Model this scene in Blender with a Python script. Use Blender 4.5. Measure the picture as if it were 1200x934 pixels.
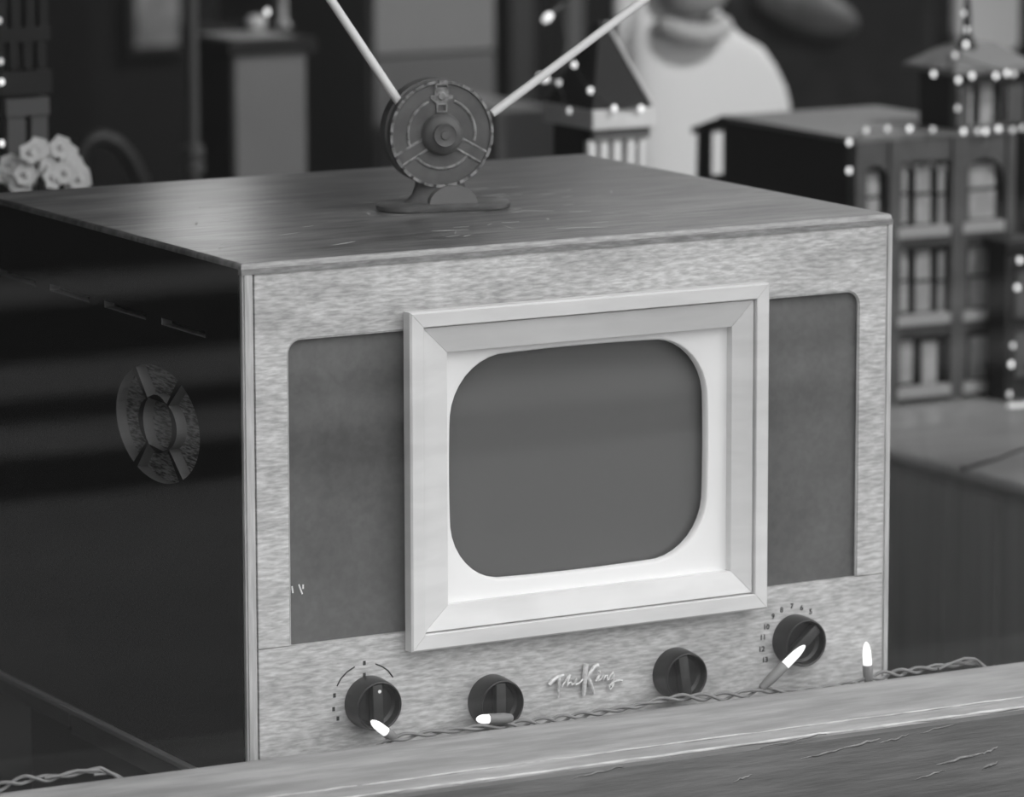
import bpy, bmesh, math, random
from mathutils import Vector, Matrix
random.seed(7)
PI = math.pi
scene = bpy.context.scene
col = scene.collection
for o in list(bpy.data.objects):
    bpy.data.objects.remove(o, do_unlink=True)
Z0 = 1.0                                   # height of the television's top above the floor

# ------------------------------------------------------------------ camera, sky, exposure
CAM = Vector((-1.5214, -3.1214, 0.4812 + Z0))
YAW, PITCH, ROLL, FPX = -0.5133, 0.1674, -0.0022, 5371.1
cy, sy = math.cos(YAW), math.sin(YAW)
FWD = Vector((-sy * math.cos(PITCH), cy * math.cos(PITCH), -math.sin(PITCH)))
RGT = Vector((cy, sy, 0)); UPV = RGT.cross(FWD)
R_ = math.cos(ROLL) * RGT + math.sin(ROLL) * UPV
U_ = -math.sin(ROLL) * RGT + math.cos(ROLL) * UPV
cam_d = bpy.data.cameras.new('camera'); cam = bpy.data.objects.new('camera', cam_d); col.objects.link(cam)
m = Matrix.Identity(4)
for i in range(3):
    m[i][0] = R_[i]; m[i][1] = U_[i]; m[i][2] = -FWD[i]; m[i][3] = CAM[i]
cam.matrix_world = m
cam_d.sensor_width = 36; cam_d.lens = FPX * 36 / 1200
cam_d.clip_start = 0.05; cam_d.clip_end = 200
cam_d.dof.use_dof = True; cam_d.dof.focus_distance = 3.62; cam_d.dof.aperture_fstop = 6.4
scene.camera = cam

scene.view_settings.view_transform = 'Standard'
scene.view_settings.look = 'None'
scene.view_settings.gamma = 1
scene.view_settings.use_curve_mapping = False
scene.view_settings.exposure = 0.92

SKY = 1.0
world = bpy.data.worlds.new('overcast_sky'); scene.world = world; world.use_nodes = True
wn = world.node_tree.nodes; wl = world.node_tree.links
bg = wn['Background']; bg.inputs['Color'].default_value = (1, 1, 1, 1); bg.inputs['Strength'].default_value = SKY
# overcast sky: brighter overhead than at the horizon, brighter on the right-hand side where the sun is behind the cloud
_tc = wn.new('ShaderNodeTexCoord'); _sp = wn.new('ShaderNodeSeparateXYZ'); wl.new(_tc.outputs['Generated'], _sp.inputs[0])


def _mad(src, a, b):
    q = wn.new('ShaderNodeMath'); q.operation = 'MULTIPLY_ADD'; q.inputs[1].default_value = a; q.inputs[2].default_value = b
    wl.new(src, q.inputs[0]); return q.outputs[0]


_mx = wn.new('ShaderNodeMath'); _mx.operation = 'MAXIMUM'; _mx.inputs[1].default_value = 0; wl.new(_sp.outputs['Z'], _mx.inputs[0])
_ml = wn.new('ShaderNodeMath'); _ml.operation = 'MULTIPLY'
wl.new(_mad(_mx.outputs[0], 1.5, 0.36), _ml.inputs[0]); wl.new(_mad(_sp.outputs['X'], 0.5, 1.0), _ml.inputs[1])
_cc = wn.new('ShaderNodeCombineColor')
for _k in ('Red', 'Green', 'Blue'): wl.new(_ml.outputs[0], _cc.inputs[_k])
wl.new(_cc.outputs['Color'], bg.inputs['Color'])


def area_light(name, loc, target, size, size_y, power):
    d = bpy.data.lights.new(name, 'AREA'); d.shape = 'RECTANGLE'; d.size = size; d.size_y = size_y; d.energy = power
    o = bpy.data.objects.new(name, d); col.objects.link(o); o.location = loc
    o.rotation_euler = (Vector(target) - Vector(loc)).to_track_quat('-Z', 'Y').to_euler()
    return o


area_light('added_wall_fill', (3.2, 2.7, 2.5), (3.0, 3.6, 1.0), 1.6, 0.5, 36)  # unseen area lamp added to brighten the upper back wall
_d = bpy.data.lights.new('added_fill_spot', 'SPOT'); _d.energy = 62; _d.spot_size = math.radians(66); _d.spot_blend = 0.6; _d.shadow_soft_size = 0.06
_o = bpy.data.objects.new('added_fill_spot', _d); col.objects.link(_o); _o.location = (1.7, 0.1, 2.25)  # unseen spot added to brighten the white figure and the models
_o.rotation_euler = (Vector((1.30, 1.75, 0.90)) - Vector(_o.location)).to_track_quat('-Z', 'Y').to_euler()

# ------------------------------------------------------------------ materials
MATS = {}


def mat(name, v, rough=0.5, spec=0.5, var=0.0, scale=(20, 20, 20), bump=0.0, metallic=0.0, emit=0.0,
        detail=6, coat=0.0, stain=0.0, stain_scale=(6, 6, 6), lo=0.38, hi=0.64):
    """grey procedural material: value v, streak variation var over noise of the given scale, soft stains"""
    if name in MATS:
        return MATS[name]
    M = bpy.data.materials.new(name); M.use_nodes = True; MATS[name] = M
    n = M.node_tree.nodes; l = M.node_tree.links
    b = n['Principled BSDF']
    b.inputs['Base Color'].default_value = (v, v, v, 1)
    b.inputs['Roughness'].default_value = rough
    b.inputs['Specular IOR Level'].default_value = spec
    b.inputs['Metallic'].default_value = metallic
    if coat: b.inputs['Coat Weight'].default_value = coat; b.inputs['Coat Roughness'].default_value = 0.12
    if emit:
        b.inputs['Emission Color'].default_value = (1, 1, 1, 1); b.inputs['Emission Strength'].default_value = emit
    tc = n.new('ShaderNodeTexCoord')
    if var or bump:
        mp = n.new('ShaderNodeMapping'); mp.inputs['Scale'].default_value = scale
        l.new(tc.outputs['Object'], mp.inputs['Vector'])
        ns = n.new('ShaderNodeTexNoise'); ns.inputs['Scale'].default_value = 1; ns.inputs['Detail'].default_value = detail
        ns.inputs['Roughness'].default_value = 0.6
        l.new(mp.outputs['Vector'], ns.inputs['Vector'])
        cr = n.new('ShaderNodeMapRange'); cr.inputs['From Min'].default_value = lo; cr.inputs['From Max'].default_value = hi
        cr.inputs['To Min'].default_value = v * (1 - var); cr.inputs['To Max'].default_value = v * (1 + var)
        l.new(ns.outputs['Fac'], cr.inputs['Value'])
        out = cr.outputs['Result']
        if stain:
            mp2 = n.new('ShaderNodeMapping'); mp2.inputs['Scale'].default_value = stain_scale
            l.new(tc.outputs['Object'], mp2.inputs['Vector'])
            n2 = n.new('ShaderNodeTexNoise'); n2.inputs['Scale'].default_value = 1; n2.inputs['Detail'].default_value = 3
            l.new(mp2.outputs['Vector'], n2.inputs['Vector'])
            c2 = n.new('ShaderNodeMapRange'); c2.inputs['From Min'].default_value = 0.35; c2.inputs['From Max'].default_value = 0.65
            c2.inputs['To Min'].default_value = 1 - stain; c2.inputs['To Max'].default_value = 1 + stain
            l.new(n2.outputs['Fac'], c2.inputs['Value'])
            mu = n.new('ShaderNodeMath'); mu.operation = 'MULTIPLY'
            l.new(out, mu.inputs[0]); l.new(c2.outputs['Result'], mu.inputs[1]); out = mu.outputs[0]
        if var:
            cc = n.new('ShaderNodeCombineColor')
            for k in ('Red', 'Green', 'Blue'): l.new(out, cc.inputs[k])
            l.new(cc.outputs['Color'], b.inputs['Base Color'])
        if bump:
            bp = n.new('ShaderNodeBump'); bp.inputs['Strength'].default_value = bump; bp.inputs['Distance'].default_value = 0.002
            l.new(ns.outputs['Fac'], bp.inputs['Height']); l.new(bp.outputs['Normal'], b.inputs['Normal'])
    return M


def glass_mat():
    M = bpy.data.materials.new('window_glass'); M.use_nodes = True
    n = M.node_tree.nodes; l = M.node_tree.links
    n.remove(n['Principled BSDF']); out = n['Material Output']
    tr = n.new('ShaderNodeBsdfTransparent'); tr.inputs['Color'].default_value = (0.985, 0.985, 0.985, 1)
    gl = n.new('ShaderNodeBsdfGlossy'); gl.inputs['Roughness'].default_value = 0.0
    lw = n.new('ShaderNodeLayerWeight'); lw.inputs['Blend'].default_value = 0.5
    pw = n.new('ShaderNodeMath'); pw.operation = 'POWER'; pw.inputs[1].default_value = 5
    l.new(lw.outputs['Facing'], pw.inputs[0])
    ma = n.new('ShaderNodeMath'); ma.operation = 'MULTIPLY_ADD'; ma.inputs[1].default_value = 0.95; ma.inputs[2].default_value = 0.042
    l.new(pw.outputs[0], ma.inputs[0])
    mx = n.new('ShaderNodeMixShader')
    l.new(ma.outputs[0], mx.inputs[0]); l.new(tr.outputs[0], mx.inputs[1]); l.new(gl.outputs[0], mx.inputs[2])
    l.new(mx.outputs[0], out.inputs['Surface'])
    return M


# ------------------------------------------------------------------ mesh helpers
def box(bm, x0, x1, y0, y1, z0, z1, bev=0.0, seg=2):
    vs = [bm.verts.new((x, y, z)) for x in (x0, x1) for y in (y0, y1) for z in (z0, z1)]
    q = [(0, 1, 3, 2), (4, 6, 7, 5), (0, 4, 5, 1), (2, 3, 7, 6), (0, 2, 6, 4), (1, 5, 7, 3)]
    fs = [bm.faces.new([vs[i] for i in f]) for f in q]
    if bev:
        es = list({e for f in fs for e in f.edges})
        bmesh.ops.bevel(bm, geom=es, offset=bev, segments=seg, affect='EDGES', profile=0.5)
    return vs


def new(*boxes, bev=0.0):
    bm = bmesh.new()
    for b in boxes: box(bm, *b, bev=bev)
    return bm


def frame_of(t):
    t = t.normalized(); a = Vector((0, 0, 1)) if abs(t.z) < 0.9 else Vector((1, 0, 0))
    u = t.cross(a).normalized(); return u, t.cross(u).normalized()


def tube(bm, pts, r, n=10, cap=True, flat=None):
    """round tube along pts, r a number or list; flat=(dirvector, factor) squashes it"""
    pts = [Vector(p) for p in pts]; rs = r if isinstance(r, (list, tuple)) else [r] * len(pts)
    rings = []; u = None
    for i, p in enumerate(pts):
        t = (pts[min(i + 1, len(pts) - 1)] - pts[max(i - 1, 0)])
        if t.length < 1e-9: t = Vector((0, 0, 1))
        t.normalize()
        if u is None: u, w = frame_of(t)
        else:
            u = (u - t * u.dot(t)); u = u.normalized() if u.length > 1e-6 else frame_of(t)[0]; w = t.cross(u).normalized()
        ring = []
        for k in range(n):
            d = (u * math.cos(2 * PI * k / n) + w * math.sin(2 * PI * k / n)) * rs[i]
            if flat: d -= flat[0] * d.dot(flat[0]) * (1 - flat[1])
            ring.append(bm.verts.new(p + d))
        rings.append(ring)
    for a, b in zip(rings, rings[1:]):
        for k in range(n): bm.faces.new((a[k], a[(k + 1) % n], b[(k + 1) % n], b[k]))
    if cap:
        bm.faces.new(list(reversed(rings[0]))); bm.faces.new(rings[-1])


def lathe(bm, prof, origin, axis, n=32):
    """profile of (radius, distance along axis) about the axis through origin"""
    axis = Vector(axis).normalized(); u, w = frame_of(axis); o = Vector(origin); rings = []
    for r, h in prof:
        if r < 1e-6: rings.append([bm.verts.new(o + axis * h)]); continue
        rings.append([bm.verts.new(o + axis * h + (u * math.cos(2 * PI * k / n) + w * math.sin(2 * PI * k / n)) * r) for k in range(n)])
    for a, b in zip(rings, rings[1:]):
        if len(a) == 1 and len(b) == 1: continue
        for k in range(n):
            k2 = (k + 1) % n
            if len(a) == 1: bm.faces.new((a[0], b[k2], b[k]))
            elif len(b) == 1: bm.faces.new((a[k], a[k2], b[0]))
            else: bm.faces.new((a[k], a[k2], b[k2], b[k]))
    for r in (rings[0], rings[-1]):
        if len(r) > 1: bm.faces.new(r)


def prism(bm, poly, f0, f1):
    """closed polygon (list of 2-tuples) mapped by f0 and f1 to the two end faces"""
    a = [bm.verts.new(f0(*p)) for p in poly]; b = [bm.verts.new(f1(*p)) for p in poly]
    bm.faces.new(a); bm.faces.new(list(reversed(b)))
    n = len(poly)
    for k in range(n): bm.faces.new((a[k], b[k], b[(k + 1) % n], a[(k + 1) % n]))


def xz(y): return lambda x, z: Vector((x, y, z))
def yz(x): return lambda y, z: Vector((x, y, z))
def xy(z): return lambda x, y: Vector((x, y, z))


def loops(bm, ls, cap_last=False):
    """skin through closed loops of equal vertex count"""
    R = [[bm.verts.new(p) for p in L] for L in ls]; n = len(R[0])
    for a, b in zip(R, R[1:]):
        for k in range(n): bm.faces.new((a[k], a[(k + 1) % n], b[(k + 1) % n], b[k]))
    if cap_last: bm.faces.new(R[-1])
    return R


def blob(bm, c, r, seg=16, scale=(1, 1, 1), rot=None):
    mt = Matrix.Translation(c) @ (rot.to_4x4() if rot else Matrix.Identity(4)) @ Matrix.Diagonal((*scale, 1))
    bmesh.ops.create_uvsphere(bm, u_segments=seg, v_segments=max(6, seg // 2), radius=r, matrix=mt)


def root_loc(o):
    while o.parent: o = o.parent
    return o.location.copy()


def obj(name, bm, material, parent=None, local=False, smooth=None, label=None, weld=True):
    """link ONE mesh object; vertices are given in world space unless local"""
    if weld: bmesh.ops.remove_doubles(bm, verts=bm.verts, dist=1e-6)
    bmesh.ops.recalc_face_normals(bm, faces=bm.faces)
    if parent is not None and not local:
        bmesh.ops.translate(bm, verts=bm.verts, vec=-root_loc(parent))
    me = bpy.data.meshes.new(name); bm.to_mesh(me); bm.free()
    me.materials.append(material)
    if smooth is not None:
        for p in me.polygons: p.use_smooth = True
        me.set_sharp_from_angle(angle=math.radians(smooth))
    o = bpy.data.objects.new(name, me); col.objects.link(o)
    if parent is not None: o.parent = parent
    if label: o['label'] = label
    return o


def thing(name, label, cat, loc=(0, 0, 0), rotz=0, group=None):
    o = bpy.data.objects.new(name, None); col.objects.link(o); o.empty_display_size = 0.05
    o.location = loc; o.rotation_euler = (0, 0, rotz); o['label'] = label; o['category'] = cat
    if group: o['group'] = group
    return o


def tag(o, label, cat, group=None, kind=None):
    """turn a one-mesh object built in world space into a thing with its origin at its base"""
    vs = o.data.vertices
    xs = [v.co.x for v in vs]; ys = [v.co.y for v in vs]; zs = [v.co.z for v in vs]
    c = Vector(((min(xs) + max(xs)) / 2, (min(ys) + max(ys)) / 2, min(zs)))
    o.data.transform(Matrix.Translation(-c)); o.location = c
    o['label'] = label; o['category'] = cat
    if group: o['group'] = group
    if kind: o['kind'] = kind
    return o


def struct(name, bm, m_, label, cat, smooth=None):
    o = obj(name, bm, m_, smooth=smooth); tag(o, label, cat); o['kind'] = 'structure'; return o


def cut(o, cutter_bm):
    """subtract closed shapes from a mesh object (result stored in its mesh)"""
    bmesh.ops.recalc_face_normals(cutter_bm, faces=cutter_bm.faces)
    me = bpy.data.meshes.new('c'); cutter_bm.to_mesh(me); cutter_bm.free()
    c = bpy.data.objects.new('c', me); col.objects.link(c)
    md = o.modifiers.new('b', 'BOOLEAN'); md.operation = 'DIFFERENCE'; md.solver = 'FAST'; md.object = c
    bpy.context.view_layer.update()
    dg = bpy.context.evaluated_depsgraph_get()
    res = bpy.data.meshes.new_from_object(o.evaluated_get(dg))
    o.modifiers.clear(); o.data = res
    bpy.data.objects.remove(c, do_unlink=True)


def at(px, py, y):
    """world point seen at a reference pixel on the vertical plane at depth y"""
    d = (px - 600) / FPX * R_ - (py - 467) / FPX * U_ + FWD
    return CAM + d * ((y - CAM.y) / d.y)


def atz(px, py, z):
    d = (px - 600) / FPX * R_ - (py - 467) / FPX * U_ + FWD
    return CAM + d * ((z - CAM.z) / d.z)


TILT = -0.0068                               # the old window rail slopes down a little to the right


def sag(bm):
    for v in bm.verts: v.co.z += (v.co.x - 0.2) * TILT
    return bm


# ------------------------------------------------------------------ shared greys
oak = mat('oak_veneer', 0.55, 0.5, 0.4, var=0.26, scale=(75, 20, 380), bump=0.10, detail=9, stain=0.13, stain_scale=(14, 14, 48))
oak_v = mat('oak_edge', 0.52, 0.45, 0.4, var=0.16, scale=(300, 20, 20), stain=0.08)
topwood = mat('polished_top', 0.17, 0.30, 0.5, var=0.42, scale=(16, 120, 40), detail=9, stain=0.22, stain_scale=(6, 18, 5))
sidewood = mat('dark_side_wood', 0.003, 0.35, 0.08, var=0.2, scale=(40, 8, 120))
framewood = mat('pale_frame_wood', 0.74, 0.42, 0.4, var=0.05, scale=(14, 14, 60), stain=0.05)
maskm = mat('white_mask', 0.93, 0.5, 0.3)
clothm = mat('grille_cloth', 0.125, 0.8, 0.15, var=0.07, scale=(140, 30, 140), stain=0.16, stain_scale=(12, 9, 9), bump=0.1)
screenm = mat('tube_glass', 0.125, 0.25, 0.4)
black = mat('black_bakelite', 0.016, 0.28, 0.5)
metal = mat('worn_nickel', 0.75, 0.3, 0.6, metallic=0.15, var=0.2, scale=(300, 300, 300))
inkm = mat('dark_ink', 0.06, 0.7, 0.2)
antm = mat('antenna_plastic', 0.12, 0.5, 0.5, var=0.15, scale=(60, 60, 60))
ant_hi = mat('antenna_pale_edge', 0.26, 0.45, 0.5, var=0.45, scale=(180, 180, 180))  # rim, rings and raised edges paler than the body
rodm = mat('white_rod', 0.96, 0.4, 0.4)
paint = mat('weathered_paint', 0.26, 0.6, 0.3, var=0.16, scale=(12, 60, 90), bump=0.5, stain=0.1, stain_scale=(5, 20, 20))
paint_lo = mat('front_paint', 0.115, 0.6, 0.3, var=0.14, scale=(10, 60, 110), bump=0.6, stain=0.12, stain_scale=(4, 10, 20))
paint_worn = mat('worn_pale_edge', 0.42, 0.7, 0.2, var=0.25, scale=(30, 120, 120))
wirem = mat('wire_insulation', 0.24, 0.45, 0.4)
socketm = mat('light_socket', 0.22, 0.45, 0.4)
bulbm = mat('lit_bulb', 0.9, 0.4, 0.4, emit=0.5)
bulbbg = mat('lit_mini_bulb', 0.9, 0.4, 0.4, emit=0.65)
bulbdim = mat('dim_mini_bulb', 0.6, 0.4, 0.4, emit=0.3)

# ------------------------------------------------------------------ setting: street, shop room, window
concrete = mat('pavement_concrete', 0.115, 0.8, 0.2, var=0.1, scale=(4, 4, 4))
asphalt = mat('asphalt', 0.004, 0.85, 0.2, var=0.15, scale=(8, 8, 8))
slab = mat('dark_paving', 0.004, 0.8, 0.2, var=0.1, scale=(6, 6, 6))
strips = [('sidewalk', -4.14, -0.32, concrete, 'pale concrete sidewalk along the shop front'),
          ('sidewalk_band', -4.54, -4.14, slab, 'dark paving band at the outer edge of the sidewalk'),
          ('kerb', -4.84, -4.54, concrete, 'pale kerb beside the dark paving band'),
          ('gutter', -5.12, -4.84, slab, 'narrow dark gutter beside the kerb'),
          ('gutter_apron', -5.50, -5.12, concrete, 'pale concrete apron beyond the gutter'),
          ('road', -30, -5.50, asphalt, 'dark asphalt road beyond the kerb')]
for nm, y0, y1, mt_, lb in strips:
    struct(nm, new((-16, 18, y0, y1, -0.12, 0.0)), mt_, lb, 'pavement' if nm != 'road' else 'road')
struct('road_line', new((-16, 18, -6.62, -6.25, 0.0, 0.004)), concrete, 'pale painted line along the dark road', 'road marking')

floorm = mat('shop_floor', 0.012, 0.6, 0.3, var=0.15, scale=(5, 30, 5))
wallm = mat('dark_shop_wall', 0.008, 0.8, 0.2, var=0.08, scale=(6, 6, 6))
ceilm = mat('shop_ceiling', 0.25, 0.9, 0.2)
struct('floor', new((-1.2, 5.0, -0.32, 4.1, -0.1, 0.0)), floorm, 'dark shop floor below the window display', 'floor')
struct('ceiling', new((-1.2, 5.0, -0.32, 4.1, 2.6, 2.7)), ceilm, 'shop ceiling above the display', 'ceiling')
struct('wall_back', new((-1.2, 5.0, 4.0, 4.1, 0, 2.6)), wallm, 'dark back wall of the shop', 'wall')
struct('wall_left', new((-1.3, -1.2, -0.32, 4.1, 0, 2.6)), wallm, 'dark left wall of the shop', 'wall')
struct('wall_right', new((5.0, 5.1, -0.32, 4.1, 0, 2.6)), wallm, 'dark right wall of the shop', 'wall')

struct('reflector_1', new((1.95, 5.0, 3.97, 4.0, 1.35, 2.6)), mat('pale_reflector', 0.50, 0.8, 0.2), 'unseen pale panel added at the back of the shop for the lid to reflect', 'wall panel')  # out of view, added so its reflection brightens the lid's right part
SZ = Z0 - 0.3747                                  # top of the window rail at its inner edge
XL, XR, LINT = -0.46, 3.2, 2.05
struct('wall_front', new((-1.3, XL, -0.32, -0.06, 0, 2.6), (XR, 5.1, -0.32, -0.06, 0, 2.6), (XL, XR, -0.32, -0.06, LINT, 2.6),
                         (XL, XR, -0.17, -0.06, 0, SZ - 0.13)), paint_lo, 'painted shop front wall around the display window', 'wall')
win = thing('window_1', 'shop display window with painted bottom rail and one large pane', 'window', (1.4, -0.12, SZ - 0.13)); win['kind'] = 'structure'
bm = bmesh.new()
rail = [(-0.061, SZ - 0.0002), (-0.10, SZ - 0.0004), (-0.150, SZ - 0.0012), (-0.158, SZ - 0.0018), (-0.160, SZ - 0.0035), (-0.1635, SZ - 0.0040),
        (-0.172, SZ - 0.0040), (-0.1765, SZ - 0.0062), (-0.178, SZ - 0.011), (-0.178, SZ - 0.02), (-0.178, SZ - 0.13), (-0.061, SZ - 0.13)]
# the rail in lengths, so its long edges waver a little like old paint
N = 90; ls = []
for i in range(N + 1):
    x = XL + (XR - XL) * i / N
    L = []
    for k, (y, z) in enumerate(rail):
        w = 0.0009 if 2 < k < 9 else 0.0003
        if k >= 9 or k == 0: w = 0
        L.append(Vector((x, y + random.uniform(-w, w), z + random.uniform(-w, w) * 0.5)))
    ls.append(L)
R = loops(bm, ls); bm.faces.new(R[0]); bm.faces.new(R[-1])
obj('bottom_rail', sag(bm), paint, win, smooth=40)
# weathered lower apron of the rail, a board below the nosing
bm = bmesh.new()
prism(bm, [(-0.1782, SZ - 0.0075), (-0.183, SZ - 0.0095), (-0.183, SZ - 0.16), (-0.1785, SZ - 0.16)], yz(XL), yz(XR))
apron = obj('front_board', sag(bm), paint_lo, win, label='dark cracked painted board below the rail')
# flaking ridges and cracks in the paint
bm = bmesh.new()
for (px, py, ln, rr) in [(965, 883, 55, 0.0011), (1010, 871, 45, 0.0012), (1048, 866, 36, 0.0010), (1125, 889, 60, 0.0014), (1160, 897, 20, 0.0016),
                         (1160, 880, 20, 0.0012), (1090, 908, 40, 0.0009), (870, 912, 25, 0.0009), (1100, 853, 50, 0.0007), (700, 905, 60, 0.0008), (930, 868, 80, 0.0008)]:
    p = at(px, py, -0.183); n = 9; pts = []
    for k in range(n):
        t = k / (n - 1)
        pts.append(p + Vector(((t - .5) * ln / 1300, 0.0002, (t - .5) * 0.0 + random.uniform(-1, 1) * 0.0008 + (t - .5) * 0.004)))
    tube(bm, pts, [rr * (0.25 + math.sin(PI * (k + .3) / (n)) * .75) for k in range(n)], n=6)
obj('paint_crack', bm, mat('flaked_paint', 0.17, 0.7, 0.2, var=0.3, scale=(90, 90, 200)), apron, smooth=60, label='pale flaking paint ridges')
glassm = glass_mat()
obj('glass_pane', new((XL, XR, -0.0655, -0.0615, SZ - 0.03, LINT)), glassm, win)
obj('inner_ledge', new((XL, XR, -0.0605, -0.030, SZ - 0.05, SZ - 0.020)), paint, win)
for (yy, zz, rr) in ((-0.1590, SZ - 0.0026, 0.0009), (-0.1760, SZ - 0.0062, 0.0016)):   # worn nosing edges
    bm = bmesh.new(); NN = 160
    tube(bm, [Vector((XL + (2.0 - XL) * k / NN, yy + random.uniform(-.0004, .0004), zz + random.uniform(-.0003, .0003))) for k in range(NN + 1)],
         [rr * random.uniform(.45, 1.1) for k in range(NN + 1)], n=8)
    obj('worn_edge', sag(bm), paint_worn, win, smooth=60, label='pale worn edge of the rail')

# ------------------------------------------------------------------ plinth and television
plinth = obj('display_plinth', new((0.02, 0.58, 0.03, 0.47, 0.0, Z0 - 0.438), bev=0.004), mat('dark_plinth', 0.02, 0.6, 0.3))
tag(plinth, 'dark plinth hidden under the wooden television set', 'plinth')

tv = thing('television', 'old wooden table-top television with pale picture frame and four black knobs', 'television', (0.3, 0.25, Z0 - 0.438))
T = 0.0115
bm = bmesh.new()
prism(bm, [(0.0, 0.507), (0.6, 0.507), (0.6, 0.004), (0.599, 0.0), (0.001, 0.0), (0.0, 0.004)], xy(Z0 - 0.0046), xy(Z0))
es = [e for e in bm.edges if all(abs(v.co.z - Z0) < 1e-5 for v in e.verts)]
bmesh.ops.bevel(bm, geom=es, offset=0.0036, segments=4, affect='EDGES', profile=0.6)
top = obj('top_panel', bm, topwood, tv, smooth=40)
top.data.materials.append(mat('worn_lit_arris', 0.42, 0.5, 0.4, var=0.22, scale=(50, 20, 300)))                   # front arris worn pale, with its highlight put into the colour
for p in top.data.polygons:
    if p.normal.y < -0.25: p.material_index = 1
# left side with slots and an oval speaker opening
TS = 0.009
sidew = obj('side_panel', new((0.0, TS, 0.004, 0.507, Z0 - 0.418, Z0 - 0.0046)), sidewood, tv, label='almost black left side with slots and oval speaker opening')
loc = root_loc(tv)
cb = bmesh.new()
for k in range(4):
    y0 = 0.0625 + 0.1095 * k
    box(cb, -0.01, 0.03, y0, y0 + 0.080, Z0 - 0.0655, Z0 - 0.0600)
YC, ZC, A, B = 0.1535, Z0 - 0.147, 0.0785, 0.0470


def seg_poly(a0, a1, ri, n=14):
    out = []
    for k in range(n + 1):
        a = math.radians(a0 + (a1 - a0) * k / n); out.append((YC + A * math.cos(a), ZC + B * math.sin(a)))
    for k in range(n + 1):
        a = math.radians(a1 + (a0 - a1) * k / n); out.append((YC + A * ri * math.cos(a), ZC + B * ri * math.sin(a)))
    return out


for a0, a1 in ((-54, 54), (60, 120), (126, 234), (240, 300)):
    prism(cb, seg_poly(a0, a1, 0.46), yz(-0.01), yz(0.03))
prism(cb, [(YC + 0.027 * math.cos(2 * PI * k / 28), ZC + 0.0235 * math.sin(2 * PI * k / 28)) for k in range(28)], yz(-0.01), yz(0.03))
bmesh.ops.translate(cb, verts=cb.verts, vec=-loc)
cuto = sidew; keep = sidew.parent; sidew.parent = None
cut(sidew, cb); sidew.parent = keep
sidew.data.materials.append(mat('cut_ply_edge', 0.17, 0.6, 0.3))
for p in sidew.data.polygons:                       # bare ply shows where the openings are sawn
    c = p.center + loc
    if abs(p.normal.x) < 0.5 and 0.02 < c.y < 0.49 and Z0 - 0.25 < c.z < Z0 - 0.03: p.material_index = 1
# cloth behind the oval, dark board behind the slots
bm = new((TS, TS + 0.003, YC - 0.09, YC + 0.09, ZC - 0.058, ZC + 0.058))
obj('speaker_cloth', bm, mat('woven_speaker_cloth', 0.22, 0.8, 0.3, var=0.75, scale=(40, 90, 620), bump=0.6, detail=2), sidew, label='coarse woven cloth behind the oval opening')
obj('side_panel', new((0.6 - T, 0.6, 0.004, 0.507, Z0 - 0.418, Z0 - 0.0046)), oak_v, tv)
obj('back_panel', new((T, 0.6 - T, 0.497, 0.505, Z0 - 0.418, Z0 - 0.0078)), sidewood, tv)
bm = bmesh.new()
box(bm, T, 0.6 - T, 0.012, 0.49, Z0 - 0.418, Z0 - 0.408)
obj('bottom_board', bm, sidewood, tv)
# pale front edges of the case
for x0, x1 in ((0.0016, T - 0.0008), (0.6 - 0.0066, 0.6)):
    bm = bmesh.new(); box(bm, x0, x1, -0.0012, 0.0045, Z0 - 0.418, Z0 - 0.0046)
    bmesh.ops.bevel(bm, geom=[e for e in bm.edges if abs(e.verts[0].co.x - e.verts[1].co.x) < 1e-6 and all(v.co.y < 0 for v in e.verts)], offset=0.0015, segments=2, affect='EDGES')
    obj('edge_strip', bm, oak_v, tv, smooth=40)
bm = bmesh.new(); box(bm, 0.0005, 0.5995, -0.0014, 0.0045, Z0 - 0.0088, Z0 - 0.0046); obj('edge_strip', bm, mat('edge_veneer', 0.24, 0.5, 0.4, var=0.3, scale=(60, 20, 300)), tv, label='pale strip along the front edge of the top')
bm = bmesh.new()
box(bm, -0.0060, 0.6060, 0.006, 0.509, Z0 - 0.4195, Z0 - 0.4145, bev=0.001)
obj('base_ledge', bm, mat('ledge_highlight', 0.22, 0.4, 0.5), tv)  # paler than the moulding: the ledge's highlight is put into the colour
bm = bmesh.new()
box(bm, -0.0015, 0.6015, 0.010, 0.330, Z0 - 0.438, Z0 - 0.4195)
box(bm, -0.0015, 0.6015, 0.336, 0.507, Z0 - 0.433, Z0 - 0.4195)
obj('base_moulding', bm, mat('base_moulding_wood', 0.05, 0.4, 0.5, var=0.2, scale=(10, 40, 100)), tv)

# oak face: upper panel with a round-cornered opening, lower control panel
XA, XB, ZT, ZS = 0.0122, 0.5936, Z0 - 0.0090, Z0 - 0.3024
CX0, CX1, CZ = 0.0392, 0.5680, Z0 - 0.0612


def arc(cx_, cz_, r, a0, a1, n=8):
    return [(cx_ + r * math.cos(math.radians(a0 + (a1 - a0) * k / n)), cz_ + r * math.sin(math.radians(a0 + (a1 - a0) * k / n))) for k in range(n + 1)]


rc = 0.0125
poly = [(XA, ZS), (XA, ZT), (XB, ZT), (XB, ZS), (CX1, ZS)] + arc(CX1 - rc, CZ - rc, rc, 0, 90) + arc(CX0 + rc, CZ - rc, rc, 90, 180) + [(CX0, ZS)]
bm = bmesh.new(); prism(bm, poly, xz(0.0), xz(0.009))
obj('front_panel', bm, oak, tv)
bm = bmesh.new(); box(bm, XA, XB, 0.0, 0.009, Z0 - 0.418, ZS - 0.0007); ctrl = obj('control_panel', bm, oak, tv)
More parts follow.
